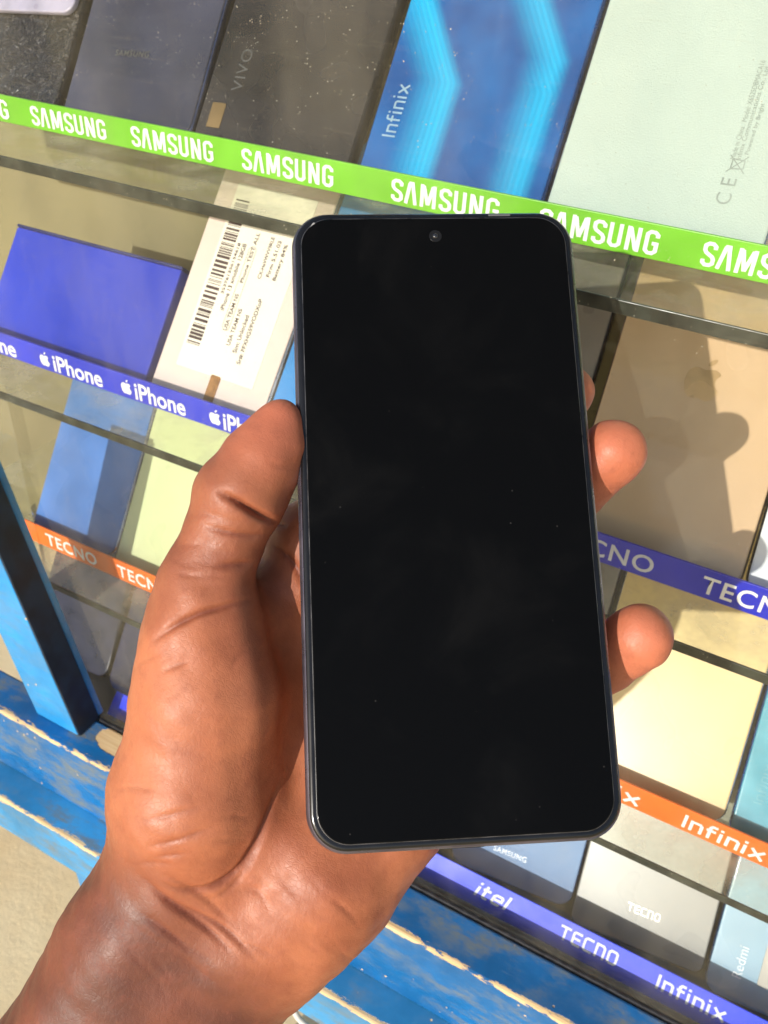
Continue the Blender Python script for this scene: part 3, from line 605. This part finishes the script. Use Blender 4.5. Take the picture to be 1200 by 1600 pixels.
# forearm and wrist
chain([(258, 1405, 233, 18.5), (215, 1465, 234, 19.5), (95, 1690, 236, 22), (0, 1850, 238, 25)], 6, kt=6)
chain([(452, 1432, 236, 17.0), (330, 1560, 238, 17.5), (190, 1770, 240, 21), (110, 1900, 242, 24)], 6, kt=14)
chain([(350, 1430, 239, 17.5), (270, 1530, 241, 17), (120, 1760, 244, 22)], 6, kt=14)
# palm rays
chain([(340, 1420, 238, 15), (425, 1120, 247, 12.5), (492, 850, 245, 12)], 6, kt=12)
chain([(370, 1420, 238, 15), (500, 1180, 247, 13.5), (600, 945, 247, 12)], 6, kt=12)
chain([(400, 1420, 238, 15), (560, 1220, 244, 14), (680, 1025, 247, 11.5)], 6, kt=12)
# heel of the hand, little-finger side
chain([(430, 1440, 236, 17), (505, 1355, 237, 20.5), (605, 1262, 241, 16.0), (735, 1105, 247, 10.5)], 8, kt=11)
# ball of the thumb
chain([(262, 1392, 233, 16.5), (302, 1240, 228, 20.0), (324, 1085, 225.5, 17.4), (318, 985, 224.5, 13.6), (322, 905, 223.5, 11.2)], 9, kt=10)
# web between thumb and index finger
chain([(330, 975, 228, 9), (400, 945, 240, 8), (480, 910, 245, 9)], 4, kt=7)
# thumb
chain([(320, 915, 223.5, 11.2), (351, 840, 223, 10.3), (375, 778, 222.5, 11.5), (408, 722, 222.5, 9.9), (428, 687, 223, 7.8), (437, 661, 223.5, 5.9)], 3.0, kt=3.5)
# fingers wrapped behind the phone
chain([(490, 845, 245, 12.4), (690, 720, 250, 9.8), (808, 655, 246, 8.8), (882, 612, 238, 7.9)], 3, kt=4)
chain([(600, 940, 247, 12.4), (795, 858, 251, 10.0), (896, 756, 244, 9.3), (957, 707, 235.5, 9.0)], 3, kt=3)
chain([(680, 1020, 247, 11.4), (830, 965, 250, 9.4), (868, 915, 243, 8.7), (872, 868, 238, 8.0)], 3, kt=3)
chain([(735, 1105, 246, 10.4), (865, 1075, 245, 9.2), (942, 1032, 238, 8.8), (1000, 995, 229, 8.9)], 3, kt=3)

def surface_nets(f):
    nx, ny, nz = f.shape; s = f < 0
    cnt = np.zeros((nx - 1, ny - 1, nz - 1), np.uint8)
    for i in (0, 1):
        for j in (0, 1):
            for k in (0, 1): cnt += s[i:nx-1+i, j:ny-1+j, k:nz-1+k]
    act = (cnt > 0) & (cnt < 8); idx = np.argwhere(act); ids = np.full(act.shape, -1, np.int32); ids[act] = np.arange(len(idx))
    corner = {}
    for c in range(8):
        o = np.array([c & 1, (c >> 1) & 1, (c >> 2) & 1]); q = idx + o; corner[c] = f[q[:, 0], q[:, 1], q[:, 2]].astype(np.float64)
    acc = np.zeros((len(idx), 3)); n = np.zeros(len(idx))
    for a in range(8):
        for bit in (1, 2, 4):
            if a & bit: continue
            b = a | bit; fa, fb = corner[a], corner[b]; m = (fa < 0) != (fb < 0)
            t = np.where(m, fa / np.where(m, fa - fb, 1), 0)
            p = np.tile(np.array([a & 1, (a >> 1) & 1, (a >> 2) & 1], float), (len(idx), 1)); p[:, {1: 0, 2: 1, 4: 2}[bit]] += t
            acc[m] += p[m]; n[m] += 1
    V = LO + H * (idx + acc / n[:, None])
    quads = []
    for ax in range(3):
        o1, o2 = [(1, 2), (2, 0), (0, 1)][ax]
        sl0 = [slice(None)] * 3; sl1 = [slice(None)] * 3; sl0[ax] = slice(0, -1); sl1[ax] = slice(1, None)
        ch = s[tuple(sl0)] != s[tuple(sl1)]; e = np.argwhere(ch)
        lim = np.array(act.shape); ok = (e[:, o1] > 0) & (e[:, o2] > 0) & (e[:, o1] < lim[o1]) & (e[:, o2] < lim[o2]); e = e[ok]
        ins = s[e[:, 0], e[:, 1], e[:, 2]]
        def g(d1, d2):
            q = e.copy(); q[:, o1] -= d1; q[:, o2] -= d2; return ids[q[:, 0], q[:, 1], q[:, 2]]
        Q = np.stack([g(1, 1), g(0, 1), g(0, 0), g(1, 0)], 1); Q[~ins] = Q[~ins][:, ::-1]; quads.append(Q)
    Q = np.concatenate(quads); return V, Q[(Q >= 0).all(1)]
HV, HQ = surface_nets(FIELD); del FIELD
E1 = np.concatenate([HQ[:, [0, 1]], HQ[:, [1, 2]], HQ[:, [2, 3]], HQ[:, [3, 0]]])
def relax(V, it, lam=0.5):
    n = len(V); deg = np.bincount(E1[:, 0], minlength=n) + np.bincount(E1[:, 1], minlength=n)
    for _ in range(it):
        A = np.stack([np.bincount(E1[:, 0], V[E1[:, 1], c], n) + np.bincount(E1[:, 1], V[E1[:, 0], c], n) for c in range(3)], 1) / deg[:, None]
        V = V + lam * (A - V)
    return V
def normals(V):
    a = V[HQ[:, 2]] - V[HQ[:, 0]]; b = V[HQ[:, 3]] - V[HQ[:, 1]]; fn = np.cross(a, b)
    N = np.stack([sum(np.bincount(HQ[:, i], fn[:, c], len(V)) for i in range(4)) for c in range(3)], 1)
    return N / (np.linalg.norm(N, axis=1)[:, None] + 1e-12)
HV = relax(HV, 6)
N = normals(HV)
front = np.clip(-N[:, 2] * 2.0, 0, 1)
# skin folds: polylines over the palm side, carved in along the surface normal (width and depth in mm)
FOLDS = [([(338, 766), (368, 782), (398, 802), (425, 815), (450, 822)], 1.5, 2.8), ([(312, 818), (350, 832), (395, 838), (425, 834)], 1.1, 0.7), ([(330, 885), (370, 882), (400, 878)], 1.1, 0.8),
         ([(236, 1005), (270, 978), (310, 958), (350, 948), (395, 935)], 1.4, 1.3), ([(250, 1050), (300, 1030)], 1.2, 0.4),
         ([(412, 716), (440, 733), (466, 722)], 1.0, 0.25),
         ([(425, 850), (448, 868), (466, 892), (478, 925)], 1.2, 1.0),
         ([(436, 1215), (424, 1262), (402, 1320), (372, 1365), (330, 1388), (285, 1392), (250, 1378)], 1.6, 1.3),
         ([(420, 1290), (395, 1345), (360, 1392), (320, 1408)], 1.0, 0.5),
         ([(215, 1285), (260, 1276), (320, 1258)], 1.0, 0.4), ([(225, 1325), (275, 1315), (340, 1290)], 1.0, 0.5), ([(232, 1342), (300, 1333)], 0.9, 0.35),
         ([(220, 1372), (262, 1410), (310, 1440), (350, 1475), (372, 1500)], 1.4, 1.0), ([(236, 1392), (300, 1425), (345, 1445), (380, 1478), (410, 1512)], 1.2, 0.8),
         ([(255, 1365), (330, 1408), (365, 1450)], 1.0, 0.5), ([(215, 1425), (262, 1455), (300, 1490)], 1.3, 0.6)]
rnd = random.Random(11)
for _ in range(46):                                          # short fine wrinkles: ball of the thumb, wrist, heel
    cx_, cy_, an, ln = rnd.choice([(rnd.uniform(200, 400), rnd.uniform(1230, 1400), rnd.uniform(-0.5, 0.1), rnd.uniform(40, 110)), (rnd.uniform(190, 420), rnd.uniform(1380, 1560), rnd.uniform(0.5, 0.9), rnd.uniform(40, 130)),
                                   (rnd.uniform(290, 420), rnd.uniform(790, 930), rnd.uniform(-0.1, 0.35), rnd.uniform(30, 80)), (rnd.uniform(220, 400), rnd.uniform(960, 1200), rnd.uniform(-0.8, -0.2), rnd.uniform(30, 80)), (rnd.uniform(400, 560), rnd.uniform(1380, 1500), rnd.uniform(0.4, 0.9), rnd.uniform(30, 90))])
    dx, dy = math.cos(an) * ln / 2, math.sin(an) * ln / 2; bw = rnd.uniform(-7, 7)
    FOLDS.append(([(cx_ - dx, cy_ - dy), (cx_ - bw * math.sin(an), cy_ + bw), (cx_ + dx, cy_ + dy)], 0.9, rnd.uniform(0.10, 0.26)))
pxy = np.stack([HV[:, 0] / HV[:, 2] * F + 600, HV[:, 1] / HV[:, 2] * F + 800], 1)
disp = np.zeros(len(HV)); fold = np.zeros(len(HV))
for L, wd, dp in FOLDS:
    L = np.array(L, float)
    for _ in range(2): L = np.concatenate([L[:1], np.stack([L[:-1] * .75 + L[1:] * .25, L[:-1] * .25 + L[1:] * .75], 1).reshape(-1, 2), L[-1:]])
    cum = np.concatenate([[0], np.cumsum(np.linalg.norm(np.diff(L, axis=0), axis=1))]); tot = cum[-1]
    best = np.full(len(HV), 1e9); sbest = np.zeros(len(HV))
    for i in range(len(L) - 1):
        a, b = L[i], L[i+1]; ab = b - a; t = np.clip(((pxy - a) @ ab) / (ab @ ab), 0, 1); d = np.linalg.norm(pxy - a - t[:, None] * ab, axis=1)
        m = d < best; best[m] = d[m]; sbest[m] = cum[i] + t[m] * np.linalg.norm(ab)
    mm = best * HV[:, 2] / F; fade = np.clip(np.minimum(sbest, tot - sbest) / (0.35 * tot), 0.0, 1) ** 0.8
    ws = wd * (0.26 + 0.24 * fade); pr = np.exp(-(mm / ws) ** 2) + 0.25 * np.exp(-(mm / (3 * ws)) ** 2)
    disp -= dp * pr * fade * front; fold = np.maximum(fold, np.exp(-(mm / (wd * (0.3 + 0.25 * fade))) ** 2) * fade * front * min(1, dp))
# low swellings so that the skin is not a perfect sweep
x, y, z = HV.T
disp += 0.35 * np.sin(x * 0.19 + y * 0.11) * np.sin(y * 0.16 - z * 0.21) + 0.16 * np.sin(x * 0.43 - y * 0.37 + 1.3) * np.sin(y * 0.31 + z * 0.5)
HV = relax(HV + N * disp[:, None], 1, 0.35)
W3 = (R @ (HV * 0.001).T).T + C
base_pt = (R @ (cv(230, 1600, 237) * 0.001)) + C
me = bpy.data.meshes.new('hand')
me.from_pydata((W3 - base_pt).tolist(), [], HQ.tolist()); me.update()
# colour of the skin itself: paler palm and fingertips, browner back and forearm; fold mask carries painted crease shade
palm = np.clip(((pxy[:, 0] - 190) * 0.68 - (pxy[:, 1] - 1370) * 0.73) / 100 + 0.35, 0, 1) * np.clip(-N[:, 2] * 1.1 + 0.55, 0, 1)
palm *= 1 - 0.45 * np.clip((1000 - pxy[:, 1]) / 120, 0, 1) * np.clip((480 - pxy[:, 0]) / 30, 0, 1)
tip = np.zeros(len(HV))
for (a, b, c_, r) in ((434, 663, 223.5, 16), (882, 612, 238, 16), (957, 707, 235.5, 17), (872, 868, 238, 15), (1000, 995, 229, 17)):
    tip = np.maximum(tip, np.clip(1.3 - np.linalg.norm(HV - cv(a, b, c_), axis=1) / r, 0, 1))
at_ = me.attributes.new('skin_zone', 'FLOAT_COLOR', 'POINT')
at_.data.foreach_set('color', np.stack([relax(palm[:, None].repeat(3, 1), 8)[:, 0], tip, fold, np.ones(len(HV))], 1).astype(np.float32).ravel())
sk = NT('skin'); co = sk.coord(); atn = sk.n('ShaderNodeAttribute', attribute_name='skin_zone'); zr, zg, zb = sk.sep(atn.outputs['Color'])
n1 = sk.noise(co, 45, 5, 0.6); n2 = sk.noise(co, 260, 4, 0.6)
dorsal = sk.mix(sk.ramp(n1, 0.3, 0.7), srgb(98, 54, 40), srgb(126, 70, 50))
palmc = sk.mix(sk.ramp(n1, 0.3, 0.7), srgb(162, 92, 61), srgb(190, 116, 80))
c = sk.mix(zr, dorsal, palmc); c = sk.mix(sk.math('MULTIPLY', zg, 0.75), c, srgb(206, 118, 88))
c = sk.mix(sk.math('MULTIPLY', sk.ramp(n2, 0.50, 0.72), 0.28), c, srgb(146, 80, 58))
c = sk.mix(sk.math('MULTIPLY', zb, 0.7), c, srgb(112, 52, 36))  # creases tinted darker: deeper pigment plus painted shade
fine = sk.voro(sk.mapping(co, (1, 1.9, 1), rot=(0.2, 0.5, 0.7)), 620, 'DISTANCE_TO_EDGE'); lin = sk.noise(sk.mapping(co, (900, 260, 500), rot=(0.3, 0.2, 0.6)), 1, 3)
hgt = sk.math('ADD', sk.math('ADD', sk.math('MULTIPLY', sk.ramp(fine, 0, 0.12), 0.16), sk.math('MULTIPLY', lin, 0.8)), sk.math('MULTIPLY', n2, 1.2))
b = sk.bsdf(Base_Color=c, Roughness=sk.ramp(n2, 0.25, 0.75, 0.44, 0.62), Specular_IOR_Level=0.5, Normal=sk.bump(hgt, 0.22, 0.0006))
b.inputs['Subsurface Weight'].default_value = 0.10; b.inputs['Subsurface Radius'].default_value = (1.0, 0.35, 0.2); b.inputs['Subsurface Scale'].default_value = 0.004
hand = link('hand', me, sk.m, None, True, loc=tuple(base_pt))
tag(hand, 'left hand and wrist gripping the black smartphone, thumb along its side', 'hand')

# ------------------------------------------------------------------ loose cable end below the wrist
pts = [at(448, 1566, 0.60), at(458, 1577, 0.60), at(466, 1590, 0.602), (at(480, 1603, 0.604)), at(505, 1614, 0.606), at(535, 1628, 0.61)]
cu = bpy.data.curves.new('cable', 'CURVE'); cu.dimensions = '3D'; cu.bevel_depth = 0.0022; cu.bevel_resolution = 3; cu.resolution_u = 6
sp = cu.splines.new('BEZIER'); sp.bezier_points.add(len(pts) - 1)
for bp, v in zip(sp.bezier_points, pts): bp.co = tuple(v); bp.handle_left_type = bp.handle_right_type = 'AUTO'
tmp = bpy.data.objects.new('tmp', cu); COL.objects.link(tmp); bpy.context.view_layer.update()
cme = bpy.data.meshes.new_from_object(tmp.evaluated_get(bpy.context.evaluated_depsgraph_get())); bpy.data.objects.remove(tmp)
o0 = pts[0]; cme.transform(Matrix.Translation([-float(v) for v in o0]))
cable = link('cable', cme, plain('grey_white_cable', srgb(214, 214, 208), 0.45), None, True, loc=tuple(o0))
tag(cable, 'short grey white cable curling against the blue rail under the wrist', 'cable')
